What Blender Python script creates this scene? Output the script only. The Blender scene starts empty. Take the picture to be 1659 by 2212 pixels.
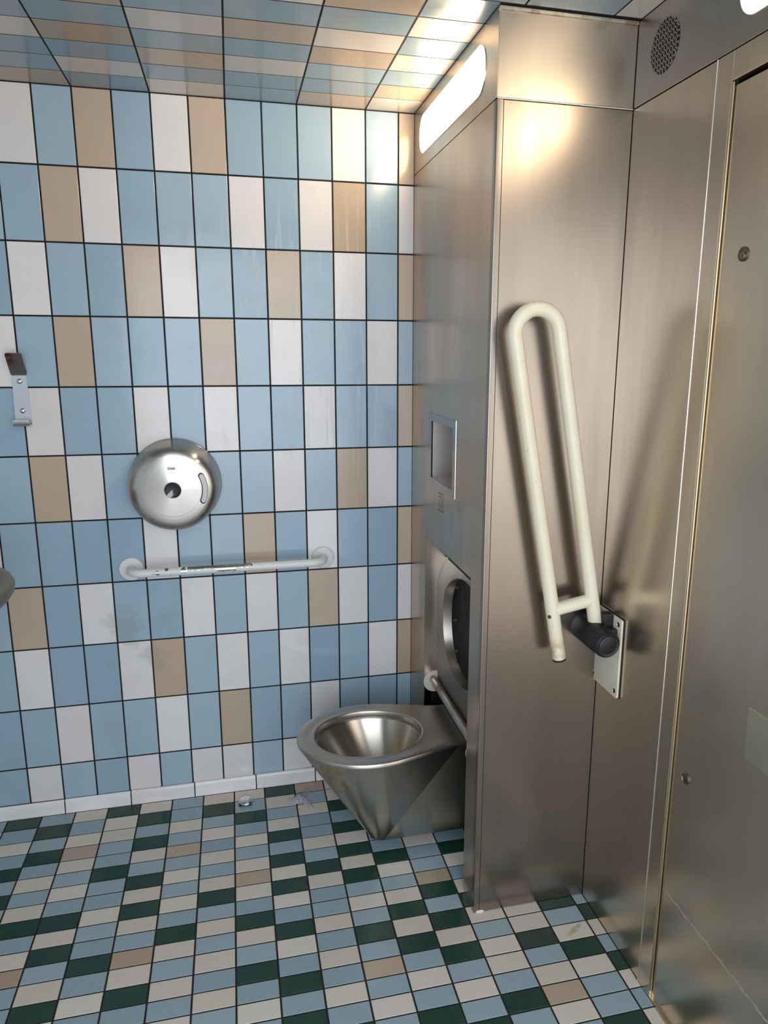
import bpy, bmesh, math, random
from mathutils import Vector, Matrix
random.seed(7)
S = bpy.context.scene
COL = S.collection
PI = math.pi

# ---------------------------------------------------------------- camera
cd = bpy.data.cameras.new('camera')
cam = bpy.data.objects.new('camera', cd)
COL.objects.link(cam)
cd.sensor_fit = 'VERTICAL'
cd.sensor_height = 36.0
cd.lens = 0.7031571 * 36.0
cd.shift_x = -41.85 / 2212
cd.shift_y = -14.23 / 2212
cd.clip_start = 0.01
RM = [[0.973434, 0.044074, -0.224685], [-0.228925, 0.206139, -0.951368], [0.004385, 0.97753, 0.210752]]
CAM = Vector((-0.51549821, -2.26828099, 1.46457664))
cam.matrix_world = Matrix.Translation(CAM) @ Matrix(RM).to_4x4()
S.camera = cam

def project(x, y, z):
    d = Vector((x, y, z)) - CAM
    r = sum(RM[i][0] * d[i] for i in range(3))
    u = sum(RM[i][1] * d[i] for i in range(3))
    b = -sum(RM[i][2] * d[i] for i in range(3))
    if b < 0.05:
        return (-9e9, -9e9)
    return (871.35 + 1555.38 * r / b, 1091.77 - 1555.38 * u / b)

# ---------------------------------------------------------------- view, sky and daylight
S.view_settings.view_transform = 'Standard'
S.view_settings.look = 'None'
S.view_settings.gamma = 1.0
S.view_settings.use_curve_mapping = False
S.view_settings.exposure = 0.2
W = bpy.data.worlds.new('sky')
S.world = W
W.use_nodes = True
bg = W.node_tree.nodes['Background']
bg.inputs[0].default_value = (0.82, 0.91, 1.0, 1)
bg.inputs[1].default_value = 0.6

def area(name, loc, rot, sx, sy, power, colr):
    l = bpy.data.lights.new(name, 'AREA')
    l.shape = 'RECTANGLE'
    l.size, l.size_y, l.energy, l.color = sx, sy, power, colr
    o = bpy.data.objects.new(name, l)
    o.location, o.rotation_euler = loc, rot
    COL.objects.link(o)
    return o
# open doorway behind the photographer: the daylight that comes in through it
area('doorway_daylight', (-0.43, -2.53, 1.36), (PI / 2, 0, 0), 1.33, 1.40, 21.0, (0.79, 0.88, 1.0))
area('doorway_ground_light', (-0.43, -2.53, 0.34), (PI / 2, 0, 0), 1.33, 0.62, 5.0, (0.86, 0.92, 1.0))
S.cycles.sample_clamp_indirect = 4.0
S.cycles.blur_glossy = 1.0

LAMP_STRENGTH = 17.0
LAMP_COLOR = (1.0, 0.79, 0.54)

# ---------------------------------------------------------------- material helpers
def newmat(name):
    m = bpy.data.materials.new(name)
    m.use_nodes = True
    nt = m.node_tree
    return m, nt, nt.nodes['Principled BSDF']

def N(nt, typ, **kw):
    n = nt.nodes.new(typ)
    for k, v in kw.items():
        if k in n.inputs:
            n.inputs[k].default_value = v
        else:
            setattr(n, k, v)
    return n

def mixrgb(nt, fac, a, b, blend='MIX'):
    n = nt.nodes.new('ShaderNodeMix')
    n.data_type = 'RGBA'
    n.blend_type = blend
    for i, v in ((0, fac), (6, a), (7, b)):
        if hasattr(v, 'is_output'):
            nt.links.new(v, n.inputs[i])
        else:
            n.inputs[i].default_value = v
    return n.outputs[2]

def ramp(nt, val, p0, p1, c0=0.0, c1=1.0):
    n = nt.nodes.new('ShaderNodeMapRange')
    n.clamp = True
    n.interpolation_type = 'SMOOTHSTEP'
    nt.links.new(val, n.inputs[0])
    n.inputs[1].default_value, n.inputs[2].default_value = p0, p1
    n.inputs[3].default_value, n.inputs[4].default_value = c0, c1
    return n.outputs[0]

def mathn(nt, op, a, b=None):
    n = nt.nodes.new('ShaderNodeMath')
    n.operation = op
    for i, v in ((0, a), (1, b)):
        if v is None:
            continue
        if hasattr(v, 'is_output'):
            nt.links.new(v, n.inputs[i])
        else:
            n.inputs[i].default_value = v
    return n.outputs[0]

def wpos(nt, scale=(1, 1, 1)):
    g = nt.nodes.new('ShaderNodeNewGeometry')
    mp = nt.nodes.new('ShaderNodeMapping')
    mp.inputs['Scale'].default_value = scale
    nt.links.new(g.outputs['Position'], mp.inputs['Vector'])
    return mp.outputs[0]

def noise(nt, vec, scale=1.0, detail=3.0, rough=0.55):
    n = nt.nodes.new('ShaderNodeTexNoise')
    nt.links.new(vec, n.inputs['Vector'])
    n.inputs['Scale'].default_value = scale
    n.inputs['Detail'].default_value = detail
    n.inputs['Roughness'].default_value = rough
    return n.outputs[0]

def sepxyz(nt):
    g = nt.nodes.new('ShaderNodeNewGeometry')
    s = nt.nodes.new('ShaderNodeSeparateXYZ')
    nt.links.new(g.outputs['Position'], s.inputs[0])
    return s.outputs

def lin(r, g, b):
    f = lambda c: (c / 255 / 12.92) if c / 255 <= 0.04045 else ((c / 255 + 0.055) / 1.055) ** 2.4
    return (f(r), f(g), f(b), 1)

def simple(name, c, rough=0.5, metal=0.0, bump=0.0, bscale=200.0, spec=0.5):
    m, nt, b = newmat(name)
    b.inputs['Base Color'].default_value = c
    b.inputs['Metallic'].default_value = metal
    b.inputs['Specular IOR Level'].default_value = spec
    p = wpos(nt)
    nz = noise(nt, p, 9.0, 4)
    col = mixrgb(nt, ramp(nt, nz, 0.35, 0.7), c, tuple(x * 0.86 for x in c[:3]) + (1,))
    nt.links.new(col, b.inputs['Base Color'])
    nt.links.new(ramp(nt, nz, 0.3, 0.7, rough * 0.9, min(1, rough * 1.12)), b.inputs['Roughness'])
    if bump:
        bp = nt.nodes.new('ShaderNodeBump')
        bp.inputs['Strength'].default_value = bump
        bp.inputs['Distance'].default_value = 0.002
        nt.links.new(noise(nt, p, bscale, 3), bp.inputs['Height'])
        nt.links.new(bp.outputs[0], b.inputs['Normal'])
    return m

def glaze(name, c, rough=0.16, streaks=False, spec=0.5, grime=0.16):
    """glazed ceramic tile: per-tile shade shift, faint waviness, lime streaks with painted-in doorway glare on the wall"""
    m, nt, b = newmat(name)
    oi = nt.nodes.new('ShaderNodeObjectInfo')
    hsv = nt.nodes.new('ShaderNodeHueSaturation')
    hsv.inputs['Color'].default_value = c
    nt.links.new(ramp(nt, oi.outputs['Random'], 0, 1, 0.94, 1.05), hsv.inputs['Value'])
    nt.links.new(ramp(nt, oi.outputs['Random'], 1, 0, 0.9, 1.05), hsv.inputs['Saturation'])
    col = hsv.outputs[0]
    p = wpos(nt)
    dirt = ramp(nt, noise(nt, p, 6.0, 5, 0.65), 0.5, 0.8, 0.0, grime)
    col = mixrgb(nt, dirt, col, lin(140, 132, 118))
    specks = ramp(nt, noise(nt, p, 160.0, 1), 0.80, 0.83, 0, 0.5)
    col = mixrgb(nt, specks, col, lin(70, 60, 50))
    r = ramp(nt, noise(nt, p, 14.0, 3), 0.3, 0.7, rough * 0.8, rough * 1.3)
    bp = nt.nodes.new('ShaderNodeBump')
    bp.inputs['Strength'].default_value = 0.07 if streaks else 0.03
    bp.inputs['Distance'].default_value = 0.002
    hgt = noise(nt, p, 30.0, 2)
    if name.startswith('cream_floor'):
        x, y, z = sepxyz(nt)
        u = mathn(nt, 'SUBTRACT', x, 0.287)
        v = mathn(nt, 'SUBTRACT', y, -0.822)
        v = mathn(nt, 'SUBTRACT', v, mathn(nt, 'MULTIPLY', u, 0.55))
        d = mathn(nt, 'ADD', mathn(nt, 'MULTIPLY', mathn(nt, 'MULTIPLY', u, u), 900.0), mathn(nt, 'MULTIPLY', mathn(nt, 'MULTIPLY', v, v), 9000.0))
        mk = mathn(nt, 'MULTIPLY', ramp(nt, d, 1.0, 0.2), ramp(nt, noise(nt, wpos(nt, (90, 160, 50)), 1, 4), 0.35, 0.6, 0.2, 0.7))
        col = mixrgb(nt, mk, col, lin(168, 140, 88))
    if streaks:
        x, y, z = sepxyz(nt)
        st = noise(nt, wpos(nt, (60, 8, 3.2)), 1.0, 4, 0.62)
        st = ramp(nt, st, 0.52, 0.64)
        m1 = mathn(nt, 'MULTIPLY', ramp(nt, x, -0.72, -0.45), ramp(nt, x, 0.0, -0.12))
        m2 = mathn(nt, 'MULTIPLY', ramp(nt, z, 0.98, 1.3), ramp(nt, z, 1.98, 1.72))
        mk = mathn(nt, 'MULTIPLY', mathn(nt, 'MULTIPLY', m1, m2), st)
        col = mixrgb(nt, mathn(nt, 'MULTIPLY', mk, 0.42), col, lin(214, 210, 200))  # pale mix paints the doorway glare in along with the lime film
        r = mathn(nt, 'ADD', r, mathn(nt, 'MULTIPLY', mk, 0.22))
        # grease smear near the bar
        sm = mathn(nt, 'MULTIPLY', ramp(nt, x, -0.98, -0.9), ramp(nt, x, -0.68, -0.8))
        sm = mathn(nt, 'MULTIPLY', sm, mathn(nt, 'MULTIPLY', ramp(nt, z, 0.42, 0.5), ramp(nt, z, 0.8, 0.66)))
        sm = mathn(nt, 'MULTIPLY', sm, ramp(nt, noise(nt, p, 12, 4), 0.45, 0.62, 0, 0.28))
        col = mixrgb(nt, sm, col, lin(140, 138, 120))
    nt.links.new(col, b.inputs['Base Color'])
    nt.links.new(r, b.inputs['Roughness'])
    nt.links.new(hgt, bp.inputs['Height'])
    nt.links.new(bp.outputs[0], b.inputs['Normal'])
    b.inputs['Specular IOR Level'].default_value = spec
    return m

def steel(name, c=(0.60, 0.545, 0.48), rough=0.30, grain='v', stain=0.25, aniso=0.0, scr=0.02, axis='Z', rot=0.0):
    m, nt, b = newmat(name)
    b.inputs['Metallic'].default_value = 1.0
    sc = {'v': (55, 55, 1.3), 'h': (5, 5, 55), 'n': (90, 90, 90)}[grain]
    fine = noise(nt, wpos(nt, sc), 1.0, 2, 0.5)
    big = noise(nt, wpos(nt, (9, 9, 1.8) if grain == 'v' else (5, 5, 5)), 1.0, 2, 0.5)
    blot = noise(nt, wpos(nt, (2.3, 2.3, 1.3)), 1.0, 2, 0.5)
    c1 = tuple(c) + (1,)
    c2 = (c[0] * 0.66, c[1] * 0.64, c[2] * 0.60, 1)
    col = mixrgb(nt, mathn(nt, 'MULTIPLY', ramp(nt, big, 0.42, 0.75), stain), c1, c2)
    col = mixrgb(nt, ramp(nt, fine, 0.3, 0.7, 0.0, 0.14 if grain == 'v' else 0.0), col, tuple(x * 0.8 for x in c) + (1,))
    warm = mixrgb(nt, ramp(nt, blot, 0.45, 0.7, 0, 0.45), col, (c[0] * 0.98, c[1] * 0.94, c[2] * 0.87, 1))
    nt.links.new(warm, b.inputs['Base Color'])
    r = mathn(nt, 'ADD', ramp(nt, big, 0.3, 0.75, rough * 0.9, rough * 1.15), ramp(nt, fine, 0.3, 0.7, -0.004, 0.004))
    nt.links.new(r, b.inputs['Roughness'])
    if aniso:
        b.inputs['Anisotropic'].default_value = aniso
        tg = nt.nodes.new('ShaderNodeTangent')
        tg.direction_type = 'RADIAL'
        tg.axis = axis
        b.inputs['Anisotropic Rotation'].default_value = rot
        nt.links.new(tg.outputs[0], b.inputs['Tangent'])
    return m

BLUE = lin(156, 181, 196)
WHITE = lin(228, 223, 220)
TAN = lin(192, 171, 149)
GREEN = lin(30, 66, 55)
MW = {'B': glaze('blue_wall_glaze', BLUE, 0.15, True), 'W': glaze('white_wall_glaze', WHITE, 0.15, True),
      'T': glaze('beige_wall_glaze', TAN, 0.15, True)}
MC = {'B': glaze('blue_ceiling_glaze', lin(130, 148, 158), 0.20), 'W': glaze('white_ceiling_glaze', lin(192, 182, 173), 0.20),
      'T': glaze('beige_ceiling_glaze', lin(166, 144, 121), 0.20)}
MF = {'B': glaze('blue_floor_glaze', lin(149, 170, 179), 0.24, spec=0.4, grime=0.03), 'W': glaze('cream_floor_glaze', lin(212, 203, 190), 0.24, spec=0.4, grime=0.03),
      'T': glaze('beige_floor_glaze', lin(180, 160, 138), 0.24, spec=0.4, grime=0.03), 'G': glaze('dark_green_floor_glaze', GREEN, 0.24, spec=0.4, grime=0.03)}
SKIRT = glaze('white_skirting_glaze', lin(230, 226, 226), 0.10)
GROUT = simple('dark_grout', lin(20, 18, 19), 0.85, bump=0.3)
FGROUT = simple('brown_grout', lin(38, 30, 27), 0.85, bump=0.3)
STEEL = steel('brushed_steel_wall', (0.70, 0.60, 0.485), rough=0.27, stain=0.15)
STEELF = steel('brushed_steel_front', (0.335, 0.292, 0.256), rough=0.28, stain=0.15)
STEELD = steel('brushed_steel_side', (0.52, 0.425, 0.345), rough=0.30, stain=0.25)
STEELB = steel('brushed_steel_band', (0.50, 0.45, 0.39), rough=0.30, stain=0.1, scr=0.012)
EDGE = steel('bright_steel_edge', (0.78, 0.73, 0.66), rough=0.24, stain=0.1)
WCSTEEL = steel('worn_steel_pan', (0.48, 0.445, 0.40), rough=0.31, grain='n', stain=0.3, aniso=0.0, scr=0.02)
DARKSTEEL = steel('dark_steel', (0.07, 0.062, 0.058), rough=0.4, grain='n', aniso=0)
DARKPLATE = simple('matte_dark_plate', lin(40, 35, 32), 0.6, spec=0.15)  # dull dark tone for the plate behind the round opening
CHROME = simple('polished_metal', (0.75, 0.75, 0.76, 1), 0.10, 1.0)
HOOKM = steel('hook_steel', (0.60, 0.60, 0.62), rough=0.33, grain='n', stain=0.2, aniso=0)
SPUN = steel('spun_steel', (0.46, 0.43, 0.395), rough=0.24, grain='n', stain=0.08, aniso=0.9, rot=0.25, axis='Y')
BLACK = simple('black_plastic', lin(28, 28, 30), 0.45, bump=0.1, bscale=300)
GASKET = simple('black_rubber', lin(24, 20, 20), 0.6)
DARK = simple('dark_void', lin(16, 15, 14), 0.8)
WPLASTIC = simple('white_plastic', lin(224, 222, 218), 0.35)
FLANGE = simple('cream_plastic', lin(216, 208, 194), 0.4)
PAPER = simple('white_paper', lin(216, 214, 214), 0.8)
SEALANT = simple('white_sealant', lin(225, 220, 210), 0.6)
INK = simple('engraved_line', lin(62, 58, 56), 0.6)
BRASS = simple('tarnished_bolt', (0.20, 0.165, 0.125, 1), 0.5, 1.0)
GOLD = steel('yellowed_steel_edge', (0.62, 0.52, 0.36), rough=0.3, stain=0.3)
PLATEM = steel('greenish_steel', (0.78, 0.74, 0.56), rough=0.24, grain='n', stain=0.05)

def paint_cream():
    m, nt, b = newmat('cream_paint')
    x, y, z = sepxyz(nt)
    p = wpos(nt)
    base = mixrgb(nt, ramp(nt, noise(nt, p, 7, 4), 0.35, 0.7, 0, 0.6), lin(240, 231, 206), lin(232, 216, 176))
    low = mathn(nt, 'MULTIPLY', ramp(nt, z, 0.80, 0.752), ramp(nt, noise(nt, p, 24, 4), 0.42, 0.62, 0, 0.7))
    base = mixrgb(nt, low, base, lin(176, 138, 84))
    sc = ramp(nt, noise(nt, wpos(nt, (120, 120, 26)), 1, 2), 0.70, 0.76, 0, 0.35)
    base = mixrgb(nt, sc, base, lin(120, 106, 84))
    nt.links.new(base, b.inputs['Base Color'])
    b.inputs['Roughness'].default_value = 0.33
    return m
CREAM = paint_cream()
CREAMP = simple('cream_plate_paint', lin(232, 224, 200), 0.4)

def paint_chipped():
    """white painted steel tube, the coat worn through to bright metal on the middle"""
    m, nt, b = newmat('chipped_white_paint')
    x, y, z = sepxyz(nt)
    p = wpos(nt)
    nz = noise(nt, wpos(nt, (70, 90, 160)), 1.0, 3, 0.6)
    wob = mathn(nt, 'MULTIPLY', mathn(nt, 'SUBTRACT', nz, 0.5), 0.022)
    # worn top of the bar
    top = mathn(nt, 'GREATER_THAN', mathn(nt, 'ADD', z, wob), 0.8075)
    r1 = mathn(nt, 'MULTIPLY', mathn(nt, 'GREATER_THAN', x, -0.672), mathn(nt, 'LESS_THAN', mathn(nt, 'ADD', x, wob), -0.478))
    a = mathn(nt, 'MULTIPLY', top, r1)
    # full-depth worn patch
    low = mathn(nt, 'GREATER_THAN', mathn(nt, 'ADD', z, wob), 0.796)
    r2 = mathn(nt, 'MULTIPLY', mathn(nt, 'GREATER_THAN', mathn(nt, 'ADD', x, wob), -0.585), mathn(nt, 'LESS_THAN', mathn(nt, 'ADD', x, wob), -0.527))
    a = mathn(nt, 'MAXIMUM', a, mathn(nt, 'MULTIPLY', low, r2))
    for cx, cz, rr in ((-0.683, 0.806, 0.0085), (-0.757, 0.804, 0.007), (-0.772, 0.802, 0.004), (-0.733, 0.812, 0.005), (-0.722, 0.797, 0.002), (-0.862, 0.785, 0.004)):
        dx = mathn(nt, 'ADD', mathn(nt, 'SUBTRACT', x, cx), wob)
        dz = mathn(nt, 'ADD', mathn(nt, 'SUBTRACT', z, cz), mathn(nt, 'MULTIPLY', wob, 0.7))
        d = mathn(nt, 'ADD', mathn(nt, 'MULTIPLY', dx, dx), mathn(nt, 'MULTIPLY', dz, dz))
        a = mathn(nt, 'MAXIMUM', a, mathn(nt, 'LESS_THAN', d, rr * rr))
    col = mixrgb(nt, a, lin(226, 226, 222), (0.50, 0.48, 0.45, 1))
    nt.links.new(col, b.inputs['Base Color'])
    nt.links.new(a, b.inputs['Metallic'])
    nt.links.new(ramp(nt, a, 0, 1, 0.35, 0.22), b.inputs['Roughness'])
    bp = nt.nodes.new('ShaderNodeBump')
    bp.invert = True
    bp.inputs['Strength'].default_value = 0.5
    bp.inputs['Distance'].default_value = 0.001
    nt.links.new(a, bp.inputs['Height'])
    nt.links.new(bp.outputs[0], b.inputs['Normal'])
    return m
CHIPPED = paint_chipped()

def rusty(name, base, rust, amount):
    m, nt, b = newmat(name)
    p = wpos(nt)
    n1 = ramp(nt, noise(nt, wpos(nt, (30, 8, 30)), 1, 4), 0.45, 0.65, 0, amount)
    nt.links.new(mixrgb(nt, n1, base, rust), b.inputs['Base Color'])
    b.inputs['Metallic'].default_value = 0.85
    nt.links.new(ramp(nt, n1, 0, 1, 0.3, 0.6), b.inputs['Roughness'])
    return m
RAILM = rusty('stained_steel_tube', (0.44, 0.42, 0.39, 1), lin(140, 100, 62), 0.8)
LIP = rusty('rusty_edge_trim', (0.70, 0.66, 0.58, 1), lin(150, 110, 60), 0.7)
CONCRETE = steel('aged_steel_basin', (0.42, 0.42, 0.40), rough=0.5, grain='n', stain=0.9, aniso=0, scr=0.3)

def pan_dirty():
    m = steel('stained_steel_pan', (0.56, 0.525, 0.475), rough=0.29, grain='n', stain=0.2, aniso=0.6, rot=0.25)
    nt = m.node_tree
    b = nt.nodes['Principled BSDF']
    src = b.inputs['Base Color'].links[0].from_socket
    x, y, z = sepxyz(nt)
    mk = mathn(nt, 'MULTIPLY', ramp(nt, x, -0.20, -0.30), mathn(nt, 'MULTIPLY', ramp(nt, z, 0.10, 0.2), ramp(nt, y, -0.36, -0.42)))
    mk = mathn(nt, 'MULTIPLY', mk, ramp(nt, noise(nt, wpos(nt, (26, 26, 18)), 1, 5, 0.7), 0.44, 0.56, 0, 0.9))
    nt.links.new(mixrgb(nt, mk, src, lin(134, 110, 62)), b.inputs['Base Color'])
    met = ramp(nt, mk, 0, 1, 1, 0.3)
    nt.links.new(met, b.inputs['Metallic'])
    return m
PANBODY = pan_dirty()

def hook_arm():
    m = steel('hook_steel_red_mark', (0.34, 0.32, 0.31), rough=0.35, grain='n', stain=0.3, aniso=0)
    nt = m.node_tree
    b = nt.nodes['Principled BSDF']
    src = b.inputs['Base Color'].links[0].from_socket
    x, y, z = sepxyz(nt)
    mk = mathn(nt, 'MULTIPLY', ramp(nt, z, 1.405, 1.435), ramp(nt, x, -1.085, -1.115))
    mk = mathn(nt, 'MULTIPLY', mk, ramp(nt, noise(nt, wpos(nt), 60, 3), 0.3, 0.6, 0.2, 0.8))
    nt.links.new(mixrgb(nt, mk, src, lin(130, 40, 28)), b.inputs['Base Color'])
    return m
HOOKARM = hook_arm()

def lampmat():
    m, nt, b = newmat('lit_diffuser')
    b.inputs['Base Color'].default_value = (0.9, 0.9, 0.88, 1)
    b.inputs['Emission Color'].default_value = LAMP_COLOR + (1,)
    b.inputs['Emission Strength'].default_value = LAMP_STRENGTH
    return m
LAMP = lampmat()

def tissue_mat():
    m, nt, b = newmat('wet_tissue')
    b.inputs['Base Color'].default_value = lin(196, 190, 200)
    b.inputs['Roughness'].default_value = 0.6
    b.inputs['Transmission Weight'].default_value = 0.0
    b.inputs['Alpha'].default_value = 0.72
    return m
TISSUE = tissue_mat()

# ---------------------------------------------------------------- object helpers
def link(o, parent=None):
    COL.objects.link(o)
    if parent is not None:
        o.parent = parent
    return o

def tag(o, label=None, cat=None, group=None, kind=None):
    if label: o['label'] = label
    if cat: o['category'] = cat
    if group: o['group'] = group
    if kind: o['kind'] = kind
    return o

def empty(name, loc, label, cat, group=None, kind=None):
    o = bpy.data.objects.new(name, None)
    o.location = loc
    o.empty_display_size = 0.05
    link(o)
    return tag(o, label, cat, group, kind)

def rootloc(p):
    v = Vector((0, 0, 0))
    while p is not None:
        v += p.location
        p = p.parent
    return v

def obj(name, bm, mat, parent=None, smooth=None, origin=None):
    """bm holds world coordinates; the object sits at its parent's origin (or at origin)"""
    me = bpy.data.meshes.new(name)
    bmesh.ops.recalc_face_normals(bm, faces=bm.faces[:])
    base = rootloc(parent)
    loc = Vector((0, 0, 0)) if origin is None else Vector(origin) - base
    bmesh.ops.translate(bm, verts=bm.verts[:], vec=-(base + loc))
    bm.to_mesh(me)
    bm.free()
    me.materials.append(mat)
    if smooth is not None:
        me.shade_smooth()
        me.set_sharp_from_angle(angle=math.radians(smooth))
    o = bpy.data.objects.new(name, me)
    o.location = loc
    return link(o, parent)

def bx(bm, lo, hi, bevel=0.0, seg=1):
    vs = [bm.verts.new((x, y, z)) for x in (lo[0], hi[0]) for y in (lo[1], hi[1]) for z in (lo[2], hi[2])]
    F = [(0, 1, 3, 2), (4, 6, 7, 5), (0, 4, 5, 1), (2, 3, 7, 6), (0, 2, 6, 4), (1, 5, 7, 3)]
    fs = [bm.faces.new([vs[i] for i in f]) for f in F]
    if bevel:
        es = list({e for f in fs for e in f.edges})
        bmesh.ops.bevel(bm, geom=es, offset=bevel, segments=seg, profile=0.5, affect='EDGES')
    return bm

def box(name, lo, hi, mat, parent=None, bevel=0.0, seg=1, smooth=None, origin=None):
    return obj(name, bx(bmesh.new(), lo, hi, bevel, seg), mat, parent, smooth, origin)

def loft(bm, loops, cap0=False, cap1=False, closed=True):
    vl = [[bm.verts.new(p) for p in lp] for lp in loops]
    n = len(loops[0])
    for a, b in zip(vl, vl[1:]):
        for i in range(n if closed else n - 1):
            j = (i + 1) % n
            try:
                bm.faces.new((a[i], a[j], b[j], b[i]))
            except ValueError:
                pass
    if cap0: bm.faces.new(vl[0][::-1])
    if cap1: bm.faces.new(vl[-1])
    return vl

def frame_for(d):
    d = d.normalized()
    a = Vector((0, 0, 1)) if abs(d.z) < 0.9 else Vector((1, 0, 0))
    u = d.cross(a).normalized()
    return u, d.cross(u).normalized()

def tube(bm, pts, r, n=20, caps=True, round_end=0.0):
    pts = [Vector(p) for p in pts]
    rs = r if isinstance(r, (list, tuple)) else [r] * len(pts)
    u, v = None, None
    loops = []
    for i, p in enumerate(pts):
        if i == 0: d = pts[1] - p
        elif i == len(pts) - 1: d = p - pts[i - 1]
        else: d = (pts[i + 1] - p).normalized() + (p - pts[i - 1]).normalized()
        d.normalize()
        if u is None: u, v = frame_for(d)
        else:
            u = (u - d * u.dot(d)).normalized()
            v = d.cross(u).normalized()
        loops.append([p + u * math.cos(2 * PI * k / n) * rs[i] + v * math.sin(2 * PI * k / n) * rs[i] for k in range(n)])
    loft(bm, loops, caps, caps)
    return bm

def lathe(bm, prof, center, axis, n=64, cap0=True, cap1=True):
    """prof: (distance along axis, radius)"""
    d = Vector(axis).normalized()
    u, v = frame_for(d)
    c = Vector(center)
    loops = [[c + d * a + (u * math.cos(2 * PI * k / n) + v * math.sin(2 * PI * k / n)) * r for k in range(n)] for a, r in prof]
    loft(bm, loops, cap0, cap1)
    return bm

# ---------------------------------------------------------------- tile maker (mesh shared by size and colour)
TM = {}
def tile_mesh(w, h, d, mat, key):
    """w x h face in local XY, top at z=0 facing +z, chamfered rim, 18 triangles"""
    k = (round(w, 4), round(h, 4), mat.name, key)
    if k in TM: return TM[k]
    b = min(0.0010, d * 0.5)
    x, y = w / 2, h / 2
    V, F = [], []
    for (xx, yy, zz) in ((x, y, -d), (x, y, -b * 0.8), (x - b, y - b, 0)):
        V += [(-xx, -yy, zz), (xx, -yy, zz), (xx, yy, zz), (-xx, yy, zz)]
    for a in (0, 4):
        for i in range(4):
            j = (i + 1) % 4
            F.append((a + i, a + j, a + 4 + j, a + 4 + i))
    F.append((8, 9, 10, 11))
    me = bpy.data.meshes.new('tile')
    me.from_pydata(V, [], F)
    me.materials.append(mat)
    TM[k] = me
    return me

def put_tile(name, me, parent, loc, basis, tilt=0.0022):
    o = bpy.data.objects.new(name, me)
    R = basis.to_4x4() @ Matrix.Rotation(random.uniform(-tilt, tilt), 4, 'X') @ Matrix.Rotation(random.uniform(-tilt, tilt), 4, 'Y')
    o.matrix_local = Matrix.Translation(loc) @ R
    o.parent = parent
    COL.objects.link(o)
    return o
B_WALL = Matrix(((1, 0, 0), (0, 0, -1), (0, 1, 0)))          # local z -> -y, local y -> z
B_FLOOR = Matrix.Identity(3)
B_CEIL = Matrix(((1, 0, 0), (0, -1, 0), (0, 0, -1)))         # local z -> -z

def stuff_tiles(name, items, parent, basis):
    """tiles beyond the limit or out of view: real geometry joined, one material slot per colour"""
    V, F, M, mats = [], [], [], []
    for (me, loc) in items:
        mat = me.materials[0]
        if mat not in mats: mats.append(mat)
        o = len(V)
        V += [tuple(basis @ v.co + Vector(loc)) for v in me.vertices]
        for p in me.polygons:
            F.append([o + i for i in p.vertices])
            M.append(mats.index(mat))
    me = bpy.data.meshes.new(name)
    me.from_pydata(V, [], F)
    for mt in mats: me.materials.append(mt)
    me.polygons.foreach_set('material_index', M)
    o = bpy.data.objects.new(name, me)
    o['kind'] = 'stuff'
    return link(o, parent)

# room dimensions (metres)
XF, YF, XR = 0.0489, -0.711, 0.3638       # steel side face, steel front face, right wall
CEIL, BAND = 2.152, 1.9795
XL, YB = -1.52, -2.45                      # left wall, rear wall with the doorway
G = 0.0046                                 # joint width

# ================================================================ STRUCTURE
# ---- back wall: portrait tiles 100 x 200
wall = box('wall_back', (XL - 0.1, 0.0017, -0.05), (XR + 0.1, 0.12, CEIL + 0.1), GROUT)
tag(wall, 'blue, white and beige tiled wall behind the toilet with dark joints', 'wall', kind='structure')
ROWS = ['TBWBBBTWBTBW', 'WBTWBWBBBWTBB', 'TBWBTBBWTBBWB', 'BWBBWBTBBBTBW', 'TBBWBBWBWBBWB', 'BWTBWBBWBBWTB',
        'TBBWBTBBWBBBBW', 'WBWTBWBWBBWBTB', 'TWBBWBWBTWBBWB', 'BBBWBBTBWBBWBB', 'TBWBWBWWBWBBWB']
zl = [CEIL - 0.001] + [0.1652 + 0.1985 * (10 - r) for r in range(1, 11)] + [0.041]
rnd = random.Random(3)
for r, row in enumerate(ROWS):
    z1, z0 = zl[r], zl[r + 1]
    for c in range(0, 16):
        ch = row[c] if c < len(row) else rnd.choice('BBBWWT')
        xa, xb = (0.0, XF - 0.0005) if c == 0 else (-0.1 * c, -0.1 * (c - 1))
        if c == 0: xa, xb = xa + G / 2, xb
        else: xa, xb = xa + G / 2, xb - G / 2
        xa = max(xa, XL + 0.002)
        za, zb = z0 + G / 2, z1 - (G / 2 if r else 0.001)
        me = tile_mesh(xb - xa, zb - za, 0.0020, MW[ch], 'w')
        put_tile('tile', me, wall, ((xa + xb) / 2, random.uniform(-0.0003, 0.0001), (za + zb) / 2), B_WALL)

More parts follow.
